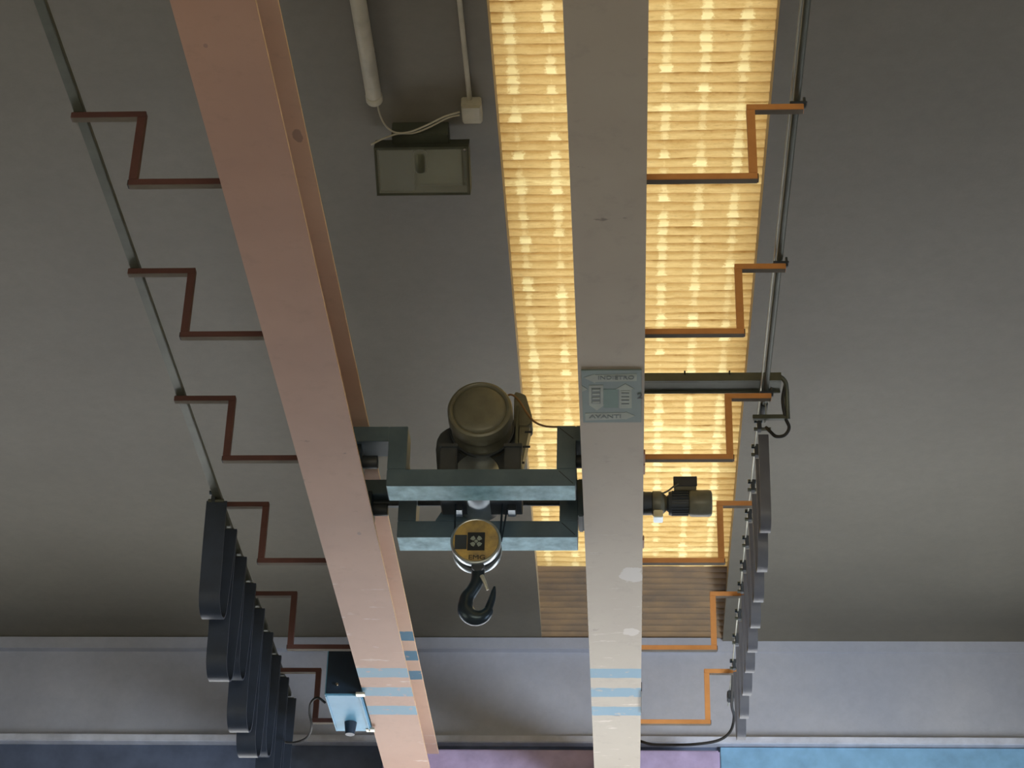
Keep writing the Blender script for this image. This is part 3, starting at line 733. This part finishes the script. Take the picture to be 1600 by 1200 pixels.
for y in (12.02, 12.60):
    link('hanger_tab', box(NB(), cx1 - .03, -1.60, y, y + .045, 6.594, 6.608, .001), 'wire', cb)
link('lower_fitting', cyl(NB(), (-1.74, 12.50, 6.60), (-1.74, 12.50, 6.52), .04, .03, 24), 'cab_dark', cb, smooth=True)
bm = tube(NB(), spline([at(508, 1098, y=12.3), at(496, 1090, y=12.25), at(486, 1098, y=12.3), at(484, 1115, y=12.4), at(487, 1135, y=12.5), at(480, 1152, y=12.7), at(462, 1160, y=12.9), at(444, 1160, y=13.1)], 6), .008, 8)
tag(link('drooping_cable', bm, 'black', smooth=True), 'black cable drooping from the left side of the blue cabinet', 'cable')

# ---------------------------------------------------------------- fittings on the ceiling
tl = thing('tube_light', (-1.2, 7, 8.0), 'thick off-white tubular ceiling lamp, unlit, between the girders', 'lamp')
def on_c(px, py, z): return at(px, py, z=z)
e = on_c(585, 155, 7.99)
bm = NB(); cyl(bm, (e.x, 6.62, 7.99), (e.x, e.y - .03, 7.99), .038, seg=28, bev=.004); link('tube_body', bm, 'white_pipe', tl, smooth=True)
bm = NB(); cyl(bm, (e.x, e.y - .035, 7.99), (e.x, e.y + .012, 7.99), .041, seg=28, bev=.006); link('end_cap', bm, 'white_pipe', tl, smooth=True)
for y in (6.8, 7.7): link('clip', box(NB(), e.x - .03, e.x + .03, y, y + .03, 8.02, 8.05), 'pipe', tl)
c0 = on_c(735, 168, 8.03)
tag(link('conduit_pipe', cyl(NB(), (c0.x, 3.0, 8.036), (c0.x, c0.y, 8.036), .0125, seg=14), 'white_pipe', smooth=True), 'thin straight off-white conduit on the ceiling leading to the junction box', 'pipe')
j = thing('junction_box', (-.735, 8.12, 8.03), 'small square off-white junction box on the ceiling near the skylight', 'box')
a, b = on_c(720, 166, 7.99), on_c(754, 193, 7.99)
link('box_body', box(NB(), a.x, b.x, a.y, b.y, 7.992, 8.05, .005), 'white_pipe', j)
link('lid', box(NB(), a.x + .004, b.x - .004, a.y + .004, b.y - .004, 7.984, 7.993, .004), 'white_pipe', j)
bm = tube(NB(), spline([(e.x + .01, e.y + .01, 7.99), on_c(594, 180, 7.97), on_c(603, 197, 7.96), on_c(618, 207, 7.95), on_c(640, 206, 7.95), on_c(668, 195, 7.96), on_c(695, 182, 7.98), on_c(718, 175, 8.01)], 6), .0045, 8)
tag(link('lamp_cable', bm, 'white_pipe', smooth=True), 'thin pale cable sagging from the tubular lamp to the junction box', 'cable')
bm = tube(NB(), spline([on_c(580, 226, 7.93), on_c(600, 216, 7.94), on_c(622, 209, 7.95), on_c(645, 208, 7.955), on_c(668, 200, 7.965), on_c(700, 184, 7.99), on_c(718, 180, 8.01)], 6), .0045, 8)
tag(link('floodlight_cable', bm, 'white_pipe', smooth=True), 'thin pale cable from the floodlight corner to the junction box', 'cable')
# floodlight, its glass face tilted towards the hall
fl = thing('floodlight', (-1.0, 8.35, 7.95), 'rectangular grey floodlight with a dusty glass face under the ceiling, unlit', 'lamp')
fa = at(584, 231, z=7.93); fb = at(588, 306, z=7.80); wdt = at(732, 231, z=7.93).x - fa.x
th = math.atan2(fa.z - fb.z, fb.y - fa.y); L = math.hypot(fb.y - fa.y, fa.z - fb.z)
rot = Matrix.Rotation(-th, 4, 'X'); base = Matrix.Translation(fa)
def fbox(name, x0, x1, u0, u1, w0, w1, mat, bev=.0, smooth=False):
    bm = box(NB(), x0, x1, u0, u1, w0, w1, bev); bm.transform(base @ rot); return link(name, bm, mat, fl, smooth)
bm = NB()
t_ = .012; D = .10
box(bm, 0, wdt, 0, L, D - t_, D); box(bm, 0, t_, 0, L, 0, D - t_); box(bm, wdt - t_, wdt, 0, L, 0, D - t_); box(bm, t_, wdt - t_, 0, t_, 0, D - t_); box(bm, t_, wdt - t_, L - t_, L, 0, D - t_)
bm.transform(base @ rot); link('housing', bm, 'flood', fl)
fbox('dark_panel', .02, wdt * .41, .02, L - .02, .015, .03, 'hoist_dark', .002)
bm = NB(); prism(bm, [(wdt * .42, .02), (wdt - .03, .02), (wdt - .03, L * .82), (wdt * .44, L * .82)], 'z', .045, .055); bm.transform(base @ rot); link('reflector', bm, 'flood_in', fl)
bm = NB(); cyl(bm, (wdt * .48, .03, .03), (wdt * .48, L * .56, .03), .036, seg=24, bev=.02); bm.transform(base @ rot); link('bulb', bm, 'flood_in', fl, smooth=True)
fbox('rim_strip', wdt - .014, wdt - .006, .01, L - .01, -.006, .0, 'cable_grey')
fbox('rim_strip', wdt - .036, wdt - .030, .015, L * .8, -.006, .0, 'cable_grey')
fbox('glass_face', .012, wdt - .012, .012, L - .012, .002, .005, 'glass')
bm = NB(); cyl(bm, (wdt - .018, .012, -.010), (wdt - .018, .012, .0), .007, seg=12, bev=.002); bm.transform(base @ rot); link('screw', bm, 'chrome', fl, smooth=True)
link('ceiling_mount', box(NB(), -1.14, -.86, 8.24, 8.36, 7.97, 8.05, .004), 'flood', fl)
# more copies of empty-parented parts keep their own parent inverse
